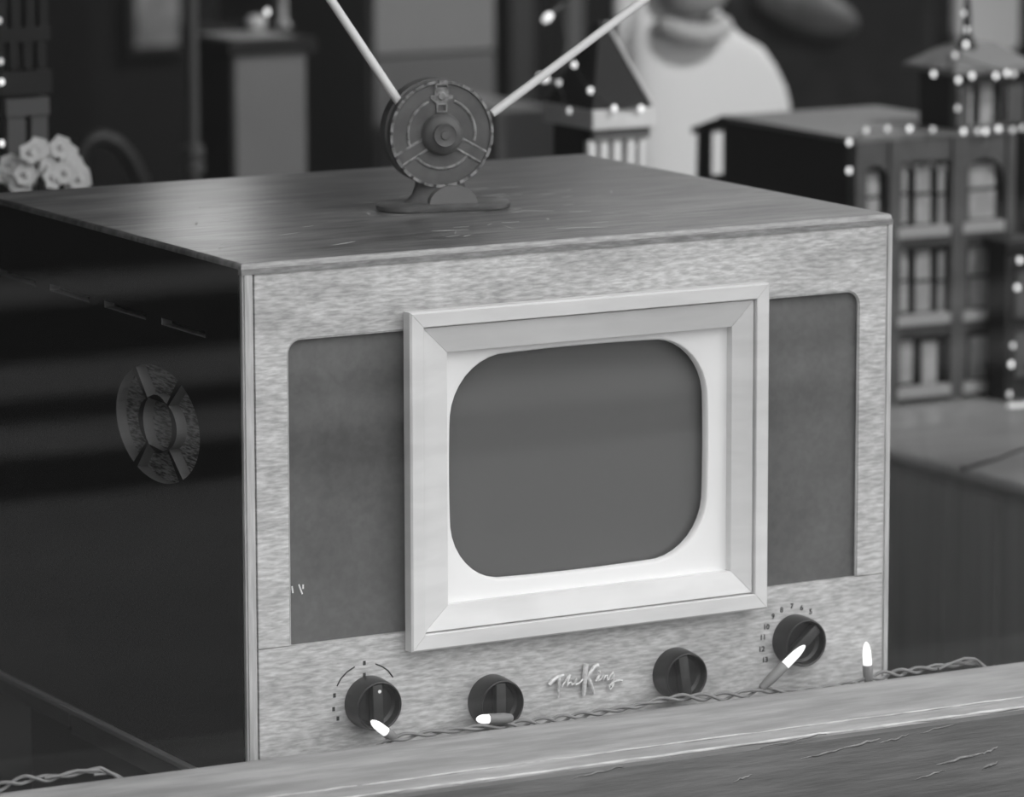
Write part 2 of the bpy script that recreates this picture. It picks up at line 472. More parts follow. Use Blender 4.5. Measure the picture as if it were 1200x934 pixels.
# thin ply lip around the opening
bm = bmesh.new(); pts = [Vector((CX0 + .0009, 0.0012, ZS))] + [Vector((x, 0.0012, z)) for x, z in arc(CX0 + rc, CZ - rc, rc - .0009, 180, 90)] + [Vector((x, 0.0012, z)) for x, z in arc(CX1 - rc, CZ - rc, rc - .0009, 90, 0)] + [Vector((CX1 - .0009, 0.0012, ZS))]
tube(bm, pts, 0.0007, n=6)
obj('opening_lip', bm, oak_v, tv, smooth=60)
for q0, q1 in ((CX0 - 0.003, 0.160), (0.450, CX1 + 0.003)):
    obj('grille_cloth', new((q0, q1, 0.0045, 0.0075, ZS - 0.004, CZ + 0.003)), clothm, tv)

# picture frame: four mitred rails, bevelled inwards
FO = (0.1386, 0.4700, Z0 - 0.3166, Z0 - 0.0463)
FG = (0.1508, 0.4576, Z0 - 0.3034, Z0 - 0.0588)
FI = (0.1766, 0.4405, Z0 - 0.2841, Z0 - 0.0814)
pf = None


def rc4(r, y, e=0.0):
    x0, x1, z0, z1 = r; return [Vector((x0 + e, y, z0 + e)), Vector((x1 - e, y, z0 + e)), Vector((x1 - e, y, z1 - e)), Vector((x0 + e, y, z1 - e))]


prof = [rc4(FO, 0.0, 0.007), rc4(FO, -0.0045, 0.007), rc4(FO, -0.0045), rc4(FO, -0.0145), rc4(FO, -0.0160, 0.0015), rc4(FG, -0.0160, -0.0006), rc4(FG, -0.0154), rc4(FG, -0.0085), rc4(FG, -0.0085, 0.0010), rc4(FG, -0.0122, 0.0010), rc4(FG, -0.0126, 0.0016),
        rc4(FI, -0.0052), rc4(FI, 0.006), rc4(FO, 0.0, 0.007)]
pfr = thing('picture_frame', 'x', 'x'); bpy.data.objects.remove(pfr)
g = 0.00016
for k in range(4):
    bm = bmesh.new(); k2 = (k + 1) % 4
    rows = []
    for L in prof:
        a, b = L[k].copy(), L[k2].copy(); t = (b - a).normalized()
        rows.append((bm.verts.new(a + t * g), bm.verts.new(b - t * g)))
    for (a, b), (c, d) in zip(rows, rows[1:]): bm.faces.new((a, b, d, c))
    bm.faces.new([r[0] for r in rows[:-1]]); bm.faces.new([r[1] for r in rows[:-1]])
    obj('frame_rail', bm, framewood, tv, weld=True)
# white mask with the tube opening
MX0, MX1, MZ0, MZ1 = 0.1836, 0.4219, Z0 - 0.2709, Z0 - 0.0874
mcx, mcz = (MX0 + MX1) / 2, (MZ0 + MZ1) / 2


def hole(e, y, n=96, rr=0.052):
    hw, hh = (MX1 - MX0) / 2 - e, (MZ1 - MZ0) / 2 - e; r = rr - e; out = []
    for k in range(n):
        a = 2 * PI * (k + .5) / n; c, s = math.cos(a), math.sin(a)
        # rounded rectangle: walk its outline by direction
        lo, hi = 0.0, 1.0
        for _ in range(40):
            mid = (lo + hi) / 2; x, z = abs(c) * mid, abs(s) * mid
            bul = 0.0032
            X = hw - bul * (z / hh) ** 2; Z = hh - bul * (x / hw) ** 2
            ins = x <= X and z <= Z and (x <= hw - r or z <= hh - r or (x - hw + r) ** 2 + (z - hh + r) ** 2 <= (r - bul * .2) ** 2)
            if ins: lo = mid
            else: hi = mid
        out.append(Vector((mcx + c * lo, y, mcz + s * lo)))
    return out


def rect_of(L, r, y):
    out = []
    x0, x1, z0, z1 = r
    for p in L:
        dx, dz = p.x - mcx, p.z - mcz; t = 1e9
        if dx > 0: t = min(t, (x1 - mcx) / dx)
        if dx < 0: t = min(t, (x0 - mcx) / dx)
        if dz > 0: t = min(t, (z1 - mcz) / dz)
        if dz < 0: t = min(t, (z0 - mcz) / dz)
        out.append(Vector((mcx + dx * t, y, mcz + dz * t)))
    return out


bm = bmesh.new(); h0 = hole(0, 0.004)
MR = (FI[0] - 0.004, FI[1] + 0.004, FI[2] - 0.004, FI[3] + 0.004)
loops(bm, [rect_of(h0, MR, 0.010), rect_of(h0, MR, 0.0025), hole(-0.0026, 0.0025), hole(-0.0012, 0.0030), hole(-0.0002, 0.0045), hole(0.0, 0.007), hole(0.0, 0.010), rect_of(h0, MR, 0.010)])
obj('screen_mask', bm, maskm, tv, smooth=35)
bm = bmesh.new(); gx, gz = 24, 20
vs = {}
for i in range(gx + 1):
    for j in range(gz + 1):
        u, w = i / gx * 2 - 1, j / gz * 2 - 1
        vs[i, j] = bm.verts.new((mcx + u * 0.124, 0.0112 + 0.006 * (u * u * .6 + w * w * .4), mcz + w * 0.097))
for i in range(gx):
    for j in range(gz): bm.faces.new((vs[i, j], vs[i + 1, j], vs[i + 1, j + 1], vs[i, j + 1]))
bmesh.ops.solidify(bm, geom=list(bm.faces), thickness=-0.004)
obj('screen', bm, screenm, tv, smooth=30)

# knobs
KN = [(445, 828, 2), (589, 826, 0), (805, 793.5, 8), (945, 754, -50)]
kprof = [(0.0212, 0.0), (0.0212, 0.004), (0.0202, 0.017), (0.0196, 0.0188), (0.0188, 0.0192), (0.0180, 0.0186), (0.0172, 0.0120), (0.0150, 0.0100), (0.0, 0.0096)]
for px, py, ang in KN:
    p = at(px, py, -0.0192); bm = bmesh.new()
    lathe(bm, kprof, (p.x, -0.0002, p.z), (0, -1, 0), n=40)
    k = obj('knob', bm, black, tv, smooth=40)
    bm = bmesh.new(); box(bm, -0.0044, 0.0044, -0.0172, -0.0098, -0.0172, 0.0172, bev=0.001)
    bmesh.ops.rotate(bm, verts=bm.verts, cent=(0, 0, 0), matrix=Matrix.Rotation(math.radians(-ang), 3, 'Y'))
    bmesh.ops.translate(bm, verts=bm.verts, vec=(p.x, 0, p.z))
    obj('grip_bar', bm, mat('dark_grip', 0.035, 0.35, 0.5), k, smooth=40)
    if ang == 2:
        bm = bmesh.new(); lathe(bm, [(0.0, -0.0004), (0.0014, -0.0004), (0.0014, 0.0004), (0.0, 0.0007)], (p.x + 0.001, -0.0172, p.z + 0.0115), (0, -1, 0), n=14)
        obj('pointer_dot', bm, rodm, k, label='white pointer dot')


def text_part(s, px, py, size, parent, rot=0):
    p = at(px, py, -0.0002)
    cu = bpy.data.curves.new('t', 'FONT'); cu.body = s; cu.size = size; cu.align_x = 'CENTER'; cu.align_y = 'CENTER'; cu.extrude = 0.0002; cu.offset = 0.00012
    to = bpy.data.objects.new('t', cu); col.objects.link(to); bpy.context.view_layer.update()
    me = bpy.data.meshes.new_from_object(to.evaluated_get(bpy.context.evaluated_depsgraph_get()))
    bpy.data.objects.remove(to, do_unlink=True)
    bm = bmesh.new(); bm.from_mesh(me); bpy.data.meshes.remove(me)
    bm.transform(Matrix.Translation(p) @ Matrix.Rotation(PI / 2, 4, 'X') @ Matrix.Rotation(rot, 4, 'Z'))
    return obj('dial_number', bm, inkm, parent, weld=False)


for s, px, py in [('5', 950, 717), ('6', 939.5, 712.5), ('7', 928, 710.5), ('8', 916, 715), ('9', 906, 722.5), ('10', 898, 735), ('11', 894, 747), ('12', 892.5, 761), ('13', 896.5, 773.5)]:
    text_part(s, px, py, 0.0062, ctrl)
bm = bmesh.new()
for seq in ([(395, 804), (399, 796), (406, 788), (415.5, 781.5)], [(440, 778), (448, 781), (455, 786), (460.5, 793.5)]):
    tube(bm, [at(a, b, -0.0002) for a, b in seq], 0.00055, n=6)
for a, b in ((427, 777), (427, 791), (392, 815), (391, 831), (396, 842)):
    p = at(a, b, -0.0002); box(bm, p.x - .0011, p.x + .0011, -0.0004, 0.0001, p.z - .0017, p.z + .0017)
obj('dial_marks', bm, inkm, ctrl, smooth=60)

# raised script name badge
def S(px, py):                                   # badge sketch units -> panel
    return at(620 + px / 8.571, 760 + py / 8.571, -0.003)


bm = bmesh.new(); F = (Vector((0, 1, 0)), 0.9)
def stroke(pts, r): tube(bm, [S(*p) for p in pts], [v * 0.001 for v in r] if isinstance(r, list) else r * 0.001, n=8)
stroke([(200, 365), (235, 325), (285, 285), (350, 268)], [1.7, 1.9, 1.6, 1.0])
stroke([(300, 280), (300, 340), (298, 410), (293, 490)], [1.4, 1.5, 1.2, .8])
stroke([(330, 385), (365, 330), (405, 255), (412, 262), (385, 335), (380, 378), (400, 345), (420, 340), (424, 372), (450, 350), (478, 300), (470, 298), (452, 340), (468, 365), (510, 345), (548, 300)], 0.85)
stroke([(572, 155), (562, 250), (556, 350), (548, 470)], [2.2, 2.3, 2.1, 1.5])
stroke([(695, 165), (660, 185), (620, 235), (590, 285), (605, 320), (630, 390), (650, 455)], [2.2, 2.1, 1.7, 1.7, 2.0, 1.7, 1.1])
stroke([(668, 330), (700, 275), (712, 262), (695, 310), (690, 328), (715, 315), (745, 268), (742, 325), (765, 275), (785, 268), (780, 318), (800, 315), (818, 272), (845, 240), (850, 270), (825, 310), (845, 300), (850, 345), (830, 400), (805, 410), (805, 375), (850, 335), (905, 318), (935, 325)], 0.95)
blob(bm, S(705, 232), 0.0013, 8)
obj('name_badge', bm, metal, tv, smooth=60, label='raised script badge reading The King', weld=False)
# white scuff on the grille cloth
bm = bmesh.new()
for a, b in (((342, 687), (343, 695)), ((350, 685), (354, 696)), ((355, 685), (355, 690))): tube(bm, [at(*a, 0.0044), at(*b, 0.0044)], 0.0007, n=6)
obj('scuff_mark', bm, maskm, tv)
# scratches on the lid
scr = mat('pale_scratch', 0.55, 0.6, 0.3)
for _ in range(60):
    x, y = min(.57, max(.03, random.gauss(.30, .13))), random.uniform(0.03, 0.34); a = random.gauss(0, .25) if random.random() < .8 else random.uniform(0, PI)
    L = random.uniform(.006, .03); d = Vector((math.cos(a), math.sin(a), 0)) * L / 2; p = Vector((x, y, Z0)); w = random.uniform(.0004, .0014)
    n_ = Vector((-d.y, d.x, 0)).normalized() * w
    bm = bmesh.new(); prism(bm, [(v.x, v.y) for v in (p - d, p + n_, p + d, p - n_)], xy(Z0 - 0.0003), xy(Z0 + 0.00012))
    obj('scratch', bm, scr, top, label='pale scratch in the polish')

# ------------------------------------------------------------------ indoor antenna on the lid
ant = thing('antenna', 'dark round rabbit-ear antenna with two white rods, standing on the television', 'antenna', (0.2945, 0.216, Z0 + 0.0002), math.radians(-13))
bm = bmesh.new()


def stadium(hl, hd, n=12):
    out = []
    for k in range(n + 1):
        a = -PI / 2 + PI * k / n; out.append((hl - hd + hd * math.cos(a), hd * math.sin(a)))
    for k in range(n + 1):
        a = PI / 2 + PI * k / n; out.append((-hl + hd + hd * math.cos(a), hd * math.sin(a)))
    return out


prev = []
for hl, hd, z in ((0.0560, 0.0245, 0.0), (0.0572, 0.0255, 0.0012), (0.0572, 0.0255, 0.0045), (0.0545, 0.0230, 0.0062), (0.030, 0.0150, 0.0068)):
    prev.append([Vector((x, y, z)) for x, y in stadium(hl, hd)])
R = loops(bm, prev, True); bm.faces.new(R[0])
obj('base_plate', bm, antm, ant, local=True, smooth=40)
DX, DZ, DR = -0.0045, 0.0640, 0.0450
bm = bmesh.new()   # saddle neck flaring down to the plate
prev = []
for hx, hy, z in ((0.0330, 0.0165, 0.0062), (0.0285, 0.0140, 0.0085), (0.0240, 0.0125, 0.013), (0.0215, 0.0118, 0.020), (0.0205, 0.0115, 0.028)):
    prev.append([Vector((-0.003 + x, y, z)) for x, y in [(hx * math.cos(2 * PI * k / 28) * (1.0), hy * math.sin(2 * PI * k / 28)) for k in range(28)]])
R = loops(bm, prev, True); bm.faces.new(R[0])
obj('neck', bm, antm, ant, local=True, smooth=60)
bm = bmesh.new()   # half-round plate in front of the neck
hp = [(0.0205 * math.cos(PI * k / 20), 0.0062 + 0.0150 * math.sin(PI * k / 20)) for k in range(21)]
prism(bm, [(x + 0.0035, z) for x, z in hp], xz(-0.0195), xz(-0.010))
obj('clamp_plate', bm, mat('clamp_plastic', 0.18, 0.5, 0.4), ant, local=True, smooth=40, label='half-round paler plate at the foot')
bm = bmesh.new(); C0 = Vector((DX, 0, DZ))
lathe(bm, [(0.0, 0.0225), (DR - .004, 0.0225), (DR - .0005, 0.020), (DR - .0005, 0.004), (DR - .003, 0.003), (DR - .003, -0.003), (DR - .0005, -0.004), (DR, -0.0105), (DR - .0012, -0.0125), (DR - .003, -0.0128), (DR - .0035, -0.0118), (0.0, -0.0114)], C0, (0, 1, 0), n=64)
drum = obj('drum', bm, antm, ant, local=True, smooth=35)
YF = -0.0116
bm = bmesh.new()   # notched rim
for k in range(26):
    a0 = 2 * PI * k / 26; a1 = a0 + 2 * PI / 26 * 0.72
    pl = [(DX + r * math.cos(a), DZ + r * math.sin(a)) for r, aa in ((DR - .0004, (0, .33, .67, 1)), (DR - .0028, (1, .67, .33, 0))) for a in [a0 + (a1 - a0) * t for t in aa]]
    prism(bm, pl, xz(-0.0138), xz(-0.0122))
obj('notched_rim', bm, ant_hi, drum, local=True)
bm = bmesh.new()   # inner raised ring in three arcs
for a0, a1 in ((112, 199), (-13, 68), (222, 319)):
    tube(bm, [Vector((DX + 0.0290 * math.cos(math.radians(a)), YF, DZ + 0.0290 * math.sin(math.radians(a)))) for a in [a0 + (a1 - a0) * t / 16 for t in range(17)]], 0.0014, n=8)
obj('inner_ring', bm, ant_hi, drum, local=True, smooth=60)
for sa in (210, 330):
    d = Vector((math.cos(math.radians(sa)), 0, math.sin(math.radians(sa)))); q = Vector((-d.z, 0, d.x)); bm = bmesh.new()
    for s_ in (-1, 1):
        tube(bm, [Vector((DX, YF, DZ)) + d * 0.0145 + q * 0.0046 * s_, Vector((DX, YF, DZ)) + d * 0.0415 + q * 0.0050 * s_], 0.0014, n=8)
    edge_bm = bm; bm = bmesh.new()
    pl = [Vector((DX, 0, DZ)) + d * t + q * w for t, w in ((0.013, -.0046), (0.0415, -.005), (0.0415, .005), (0.013, .0046))]
    prism(bm, [(p.x, p.z) for p in pl], xz(YF - .0008), xz(YF + .001))
    sp = obj('spoke', bm, antm, ant, local=True, smooth=40)
    obj('raised_edges', edge_bm, ant_hi, sp, local=True, smooth=60)
bm = bmesh.new()   # emblem block at the top of the face: window, wings, window
for x0, x1, z0, z1 in ((-.0055, .0055, .0375, .0420), (-.0045, .0045, .0180, .0255)):
    for (a, b, c, d_) in ((x0, x1, z0, z0 + .0011), (x0, x1, z1 - .0011, z1), (x0, x0 + .0011, z0, z1), (x1 - .0011, x1, z0, z1)):
        box(bm, DX + a, DX + b, YF - .0022, YF + .001, DZ + c, DZ + d_)
prism(bm, [(DX + x, DZ + z) for x, z in ((-.0045, .0255), (.0045, .0255), (.0095, .0295), (.0095, .0320), (.006, .0325), (.006, .0375), (-.006, .0375), (-.006, .0325), (-.0095, .0320), (-.0095, .0295))], xz(YF - .0016), xz(YF + .001))
lathe(bm, [(0.0, -.0004), (0.0034, -.0004), (0.0036, 0.0022), (0.0026, 0.0030), (0, 0.0024)], (DX, YF, DZ + 0.0315), (0, -1, 0), n=18)
obj('emblem_block', bm, ant_hi, drum, local=True, smooth=40)
bm = bmesh.new()
lathe(bm, [(0.0172, 0.0), (0.0176, 0.002), (0.0170, 0.0050), (0.0150, 0.0080), (0.0115, 0.0098), (0.0105, 0.0102), (0.0, 0.0104)], (DX, YF + .0005, DZ), (0, -1, 0), n=40)
hub = obj('hub', bm, antm, drum, local=True, smooth=50)
bm = bmesh.new()
lathe(bm, [(0.0102, 0.0), (0.0102, 0.0022), (0.0094, 0.0030), (0.0086, 0.0024), (0.0040, 0.0024), (0.0034, 0.0032), (0.0, 0.0034)], (DX, YF - .0098, DZ), (0, -1, 0), n=32)
obj('hub_cap', bm, antm, hub, local=True, smooth=40)
for (rx, rz), (dx, dz) in (((-0.0395, 0.0930), (-0.0602, 0.0905)), ((0.0478, 0.0815), (0.127, 0.0875))):
    d = Vector((dx, 0, dz)).normalized(); p = Vector((rx, 0.001, rz)); bm = bmesh.new()
    tube(bm, [p - d * 0.006, p + d * 0.0, p + d * 0.42, p + d * 0.424], [0.0034, 0.0038, 0.0036, 0.002], n=16)
    obj('rod', bm, rodm, ant, local=True, smooth=40)

# ------------------------------------------------------------------ light string lying along the window ledge
ls_ = thing('light_string', 'twisted-wire mini light string lying along the ledge before the television', 'string lights', (0.3, -0.046, SZ - 0.020))
YW = -0.046
path = [(-60, 934), (0, 922), (30, 913), (60, 912), (92, 905), (118, 902), (134, 908), (150, 920), (200, 917), (300, 904), (400, 892), (440, 879), (458, 868), (475, 863), (520, 857), (555, 853), (600, 849), (650, 844), (700, 835), (745, 828), (770, 821), (800, 817), (840, 817), (875, 813), (892, 808),
        (925, 811), (970, 806), (1010, 800), (1035, 791), (1065, 787), (1100, 781), (1125, 778), (1144, 776), (1156, 783)]
base = [at(a, b, YW) for a, b in path]
for p in base: p.z = max(p.z, SZ - 0.020 + 0.0034)
# resample
dense = []
for a, b in zip(base, base[1:]):
    nn = max(2, int((b - a).length / 0.0012))
    dense += [a.lerp(b, t / nn) for t in range(nn)]
for strand in (0, PI):
    bm = bmesh.new(); pts = []; s_ = 0
    for i, p in enumerate(dense):
        s_ += 0.0012; ph = strand + s_ / 0.038 * 2 * PI + 0.7 * math.sin(s_ * 23)
        amp = 0.0020 + 0.0007 * math.sin(s_ * 40)
        pts.append(p + Vector((0, math.cos(ph) * amp, math.sin(ph) * amp)))
    tube(bm, pts, 0.0014, n=7)
    obj('wire', bm, wirem, ls_, smooth=60)
bm = bmesh.new()   # loose loop of wire at the right end
tube(bm, [at(a, b, YW - .004) for a, b in ((1100, 784), (1118, 776), (1130, 771.5), (1142, 772), (1147, 775), (1151, 780), (1160, 787))], 0.0012, n=7)
obj('wire', bm, wirem, ls_, smooth=60, label='loose loop of wire at the right end')
bm = bmesh.new()
tube(bm, [at(a, b, YW - .002) for a, b in ((52, 912), (75, 908), (90, 903), (103, 903), (116, 902.5), (124, 907), (110, 908))], 0.0012, n=7)
obj('wire', bm, wirem, ls_, smooth=60, label='loose loop of wire at the left')


def mini_light(tip, base_, y, rb=0.0037, rs=0.0043, frac=0.52, dy=0.0):
    a = at(base_[0], base_[1], y); b = at(tip[0], tip[1], y + dy); d = b - a; L = d.length; d.normalize()
    bm = bmesh.new()
    lathe(bm, [(0.0, 0), (rs * .62, 0), (rs * .8, L * .03), (rs, L * .2), (rs, L * (1 - frac) - .0005), (rs * .92, L * (1 - frac)), (0, L * (1 - frac))], a, d, n=20)
    so = obj('mini_light', bm, socketm, ls_, smooth=40, label='grey socket holding one lit bulb')
    q = a + d * L * (1 - frac); H = L * frac
    bm = bmesh.new()
    lathe(bm, [(rb, -.001), (rb, H * .35), (rb * .93, H * .6), (rb * .68, H * .82), (rb * .35, H * .95), (0, H)], q, d, n=20)
    obj('bulb', bm, bulbm, so, smooth=60, label='lit white bulb')


mini_light((434.5, 844.5), (463, 866), -0.046, frac=.62)
mini_light((558, 843), (600, 841.5), -0.047, frac=.34)
mini_light((943.5, 756), (892, 807), -0.046, frac=.47)
mini_light((1015, 752), (1018, 802), -0.046, frac=.54)

# ------------------------------------------------------------------ display tables in the shop
TZ = Z0 - 0.3724
tabm = mat('glossy_table_top', 0.21, 0.22, 0.5, var=0.1, scale=(6, 30, 6))
tabd = mat('dark_beadboard', 0.26, 0.5, 0.4, var=0.12, scale=(4, 60, 2))
rt = thing('display_table', 'dark panelled display table with glossy top under the flat-roofed model building', 'table', (1.9, 1.2, 0))
bm = bmesh.new(); box(bm, 1.1455, 2.9, 0.30, 2.1, TZ - 0.016, TZ, bev=0.007, seg=3)
obj('table_top', bm, tabm, rt, smooth=40)
bm = bmesh.new(); box(bm, 1.158, 2.88, 0.32, 2.08, 0.0, TZ - 0.016)
for k in range(18):
    y = 0.335 + k * 0.096; box(bm, 1.1555, 1.159, y, y + 0.091, 0.02, TZ - 0.03)
obj('panelled_body', bm, tabd, rt)
bt = thing('back_table', 'low dark table behind the television carrying the spired tower', 'table', (0.4, 1.2, 0))
bm = bmesh.new(); box(bm, -0.6, 1.03, 0.66, 1.75, Z0 - 0.47, Z0 - 0.445, bev=0.003); obj('table_top', bm, tabd, bt)
for x in (-0.56, 0.94):
    for y in (0.70, 1.67):
        obj('leg', new((x, x + 0.045, y, y + 0.045, 0, Z0 - 0.47)), tabd, bt)

# ------------------------------------------------------------------ model building with flat roof (right)
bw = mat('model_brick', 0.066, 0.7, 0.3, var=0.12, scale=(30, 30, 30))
bdark = mat('model_dark_side', 0.02, 0.7, 0.2)  # near-black; on model bodies it paints the shade of their left sides
broof = mat('model_roof', 0.15, 0.6, 0.3)
bsill = mat('model_sill', 0.26, 0.6, 0.3)
bpane = mat('model_pane', 0.27, 0.4, 0.4, var=0.2, scale=(40, 40, 25))
breveal_shade = mat('model_reveal_shade', 0.008, 0.8, 0.1)  # flat near-black backing paints the deep shade of the window reveals
YB = 1.0268
mb = thing('model_building', 'model building with flat grey roof, arched windows and lit corner tower', 'model building', (1.35, 1.15, TZ))


def X(px, py=300, y=YB): return at(px, py, y).x
def Zp(px, py, y=YB): return at(px, py, y).z


bx0, bx1 = at(1000, 160, YB).x, at(1186, 300, YB).x
ztop = at(1000, 163, YB).z
YE = 1.30
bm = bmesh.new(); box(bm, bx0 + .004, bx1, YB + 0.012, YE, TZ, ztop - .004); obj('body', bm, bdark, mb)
bm = bmesh.new(); box(bm, bx0 - .0015, bx1, YB - .001, YE, ztop - .004, ztop + .001); obj('roof', bm, broof, mb)
# lean-to at the rear left with a splayed post
e0, e1, e2 = Vector((bx0, YE, ztop)), Vector((bx0, YE + 0.062, ztop - 0.020)), Vector((bx0, YE + 0.05, ztop - 0.072))
bm = bmesh.new(); prism(bm, [(YE - .002, ztop), (YE - .002, ztop - .010), (YE + .062, ztop - .026), (YE + .064, ztop - .019)], yz(bx0), yz(bx1)); obj('lean_to_roof', bm, bdark, mb)
bm = bmesh.new(); prism(bm, [(YE + .036, ztop - .018), (YE + .050, ztop - .022), (YE + .058, TZ), (YE + .040, TZ)], yz(bx0), yz(bx0 + .012))
prism(bm, [(YE - .001, ztop - .066), (YE + .045, ztop - .074), (YE + .045, TZ), (YE - .001, TZ)], yz(bx0 + .001), yz(bx0 + .01))
obj('lean_to_post', bm, bdark, mb)


def slab_px(bm, x0, x1, y0, y1, yf, yb):
    """box whose front face spans the given outline on the plane y=yf"""
    a, b = at(x0, (y0 + y1) / 2, yf), at(x1, (y0 + y1) / 2, yf); xm = (x0 + x1) / 2
    box(bm, a.x, b.x, yf, yb, at(xm, y1, yf).z, at(xm, y0, yf).z)
    return a.x, b.x, at(xm, y1, yf).z, at(xm, y0, yf).z


# the facade: rails and pilasters stand proud of the dark body
bm = bmesh.new()
for p in ((1000, 1186, 158, 188), (1000, 1186, 372, 392), (1000, 1186, 268, 288), (1000, 1186, 455, 468)):
    x0, x1, y0, y1 = p
    slab_px(bm, x0, x1, y0 + (600 - 600), y1, YB, YB + 0.014)
obj('facade', bm, bw, mb)
for q0, q1 in ((1000, 1013), (1040, 1054), (1113, 1131), (1177, 1186)):
    bm = bmesh.new(); box(bm, at(q0, 300, YB).x, at(q1, 300, YB).x, YB - .004, YB + .013, TZ, ztop - .004); obj('pilaster', bm, bw, mb)


def model_window(x0, x1, y0, y1, bars, arch=False, mid=True):
    """recess with pale panes between reveals whose shade is painted dark; x, y outline it on the facade"""
    bm = bmesh.new(); slab_px(bm, x0, x1, y0, y1, YB + 0.0105, YB + 0.013)
    w = obj('window', bm, breveal_shade, mb)
    for a, b in bars:
        bm = bmesh.new()
        rows = ((y0 + (8 if arch else 3), (y0 + y1) / 2 - 2), ((y0 + y1) / 2 + 2, y1 - 3)) if mid else ((y0 + 5, y1 - 3),)
        for r0, r1 in rows: slab_px(bm, a, b, r0, r1, YB + 0.0085, YB + 0.0105)
        obj('pane', bm, bpane, w)
    if arch:
        xa, xb = at(x0, y0, YB).x, at(x1, y0, YB).x; zt = at((x0 + x1) / 2, y0 - 1, YB).z; r = (xb - xa) / 2; c = ((xa + xb) / 2, zt - r)
        pl = [(xa - .0015, zt + .002), (xa - .0015, zt - r)] + [(c[0] - r * math.cos(PI * k / 14), c[1] + r * 0.93 * math.sin(PI * k / 14)) for k in range(15)] + [(xb + .0015, zt - r), (xb + .0015, zt + .002)]
        bm = bmesh.new(); prism(bm, pl, xz(YB - .0008), xz(YB + .009)); obj('arch', bm, bw, w)
    bm = bmesh.new(); slab_px(bm, x0 - 2, x1 + 1, y1 + 1, y1 + 13, YB - 0.006, YB + 0.006); obj('window_sill', bm, bsill, w)


for y0, y1, ar in ((190, 265, True), (291, 368, False), (395, 452, False)):
    s = 1.5
    model_window(1013, 1040, y0 + 4, y1 + 4, ((1014, 1030),), ar)
    model_window(1054, 1113, y0, y1, ((1054, 1063), (1073, 1090), (1100, 1108)) if y0 < 300 else ((1054, 1069), (1081, 1098)), False, y0 < 390)
    model_window(1131, 1177, y0 - 6, y1 - 6, ((1136, 1166),), ar, y0 < 390)
bm = bmesh.new()   # tracery heads in the triple window
for a, b in ((1062, 1074), (1088, 1101), (1106, 1114)):
    p, q = at(a, 200, YB), at(b, 200, YB); r = (q.x - p.x) / 2
    tube(bm, [Vector(((p.x + q.x) / 2 - r * math.cos(PI * k / 10), YB + .006, p.z + r * math.sin(PI * k / 10))) for k in range(11)], 0.0016, n=6)
obj('tracery', bm, bsill, mb)
# corner tower rising above the roof
yt = YB + 0.004
tx0, tx1 = at(1121, 120, yt).x, at(1200, 120, yt).x
tz0, tz1 = ztop, at(1150, 85, yt).z
depth = 0.075
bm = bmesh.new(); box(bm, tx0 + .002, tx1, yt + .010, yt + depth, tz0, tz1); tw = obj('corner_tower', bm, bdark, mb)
bm = bmesh.new()
for p in ((1121, 1133, 84, 153), (1181, 1200, 84, 150), (1121, 1200, 84, 97), (1121, 1200, 146, 156)): slab_px(bm, *p, yt, yt + .012)
obj('tower_face', bm, bw, tw)
bm = bmesh.new()
slab_px(bm, 1149, 1163, 98, 147, yt + .006, yt + .010); slab_px(bm, 1135, 1139, 98, 147, yt + .006, yt + .010); slab_px(bm, 1176, 1181, 98, 147, yt + .006, yt + .010)
obj('pane', bm, bpane, tw)
bm = bmesh.new(); ov = 0.012
rz0 = tz1; a = [Vector((tx0 - ov, yt - ov, rz0)), Vector((tx1 + ov, yt - ov, rz0)), Vector((tx1 + ov, yt + depth + ov, rz0)), Vector((tx0 - ov, yt + depth + ov, rz0))]
b = [v + Vector((0, 0, .006)) for v in a]; cxx, cyy = (tx0 + tx1) / 2, yt + depth / 2
c = [Vector((cxx + sx * .020, cyy + sy_ * .016, rz0 + .030)) for sx, sy_ in ((-1, -1), (1, -1), (1, 1), (-1, 1))]
R = loops(bm, [a, b, c], True); bm.faces.new(R[0])
rf = obj('tower_roof', bm, broof, tw)
p0 = at(1133, 52, YB + .03); bm = bmesh.new()
lathe(bm, [(0.0, -.012), (0.016, -.012), (0.010, 0.002), (0.005, 0.012), (0.0042, 0.04), (0.002, 0.06), (0.0, 0.066)], p0, (0, 0, 1), n=10)
obj('finial', bm, bdark, rf)


def bulbs(parent_label, cat, name, spots, loc_, r=0.0027, wire=True):
    t = thing(name, parent_label, cat, loc_, 0, 'mini light strings on the models')
    pts = []
    for px, py, y, *dim in spots:
        p = at(px, py, y); bm = bmesh.new(); blob(bm, p, r, 10, (1, 1, 1.25))
        obj('bulb', bm, bulbdim if dim else bulbbg, t, smooth=60); pts.append(p)
    bm = bmesh.new(); tube(bm, [p + Vector((0, 0.0022, -0.001)) for p in pts], 0.0008, n=6); obj('wire', bm, bdark, t)
    return t


yl = YB - 0.0075
bulbs('mini light string with pinpoint bulbs along the flat roof edge and corner tower', 'string lights', 'light_string',
      [(995, 200, yl), (995, 167, yl), (1015, 153, yl, 1), (1040, 151, yl, 1), (1066, 151, yl), (1093, 152, yl, 1), (1129, 154, yl), (1146, 154, yl, 1), (1155, 154, yl), (1170, 151, yl), (1187, 152, yl, 1), (1198, 150, yl, 1)], (1.35, yl, ztop - .02))
yl2 = YB - 0.014
bulbs('mini light string around the eaves of the corner tower up to its finial', 'string lights', 'light_string',
      [(1122, 127, yl2, 1), (1123, 94, yl2), (1094, 87, yl2 + .03), (1139, 89, yl2), (1167, 89, yl2), (1180, 86, yl2), (1188, 87, yl2, 1), (1119, 65, yl2, 1), (1132, 52, yl2), (1133, 35, yl2 + .02, 1), (1129, 16, yl2 + .02, 1)], (1.4, yl2, ztop + .02))
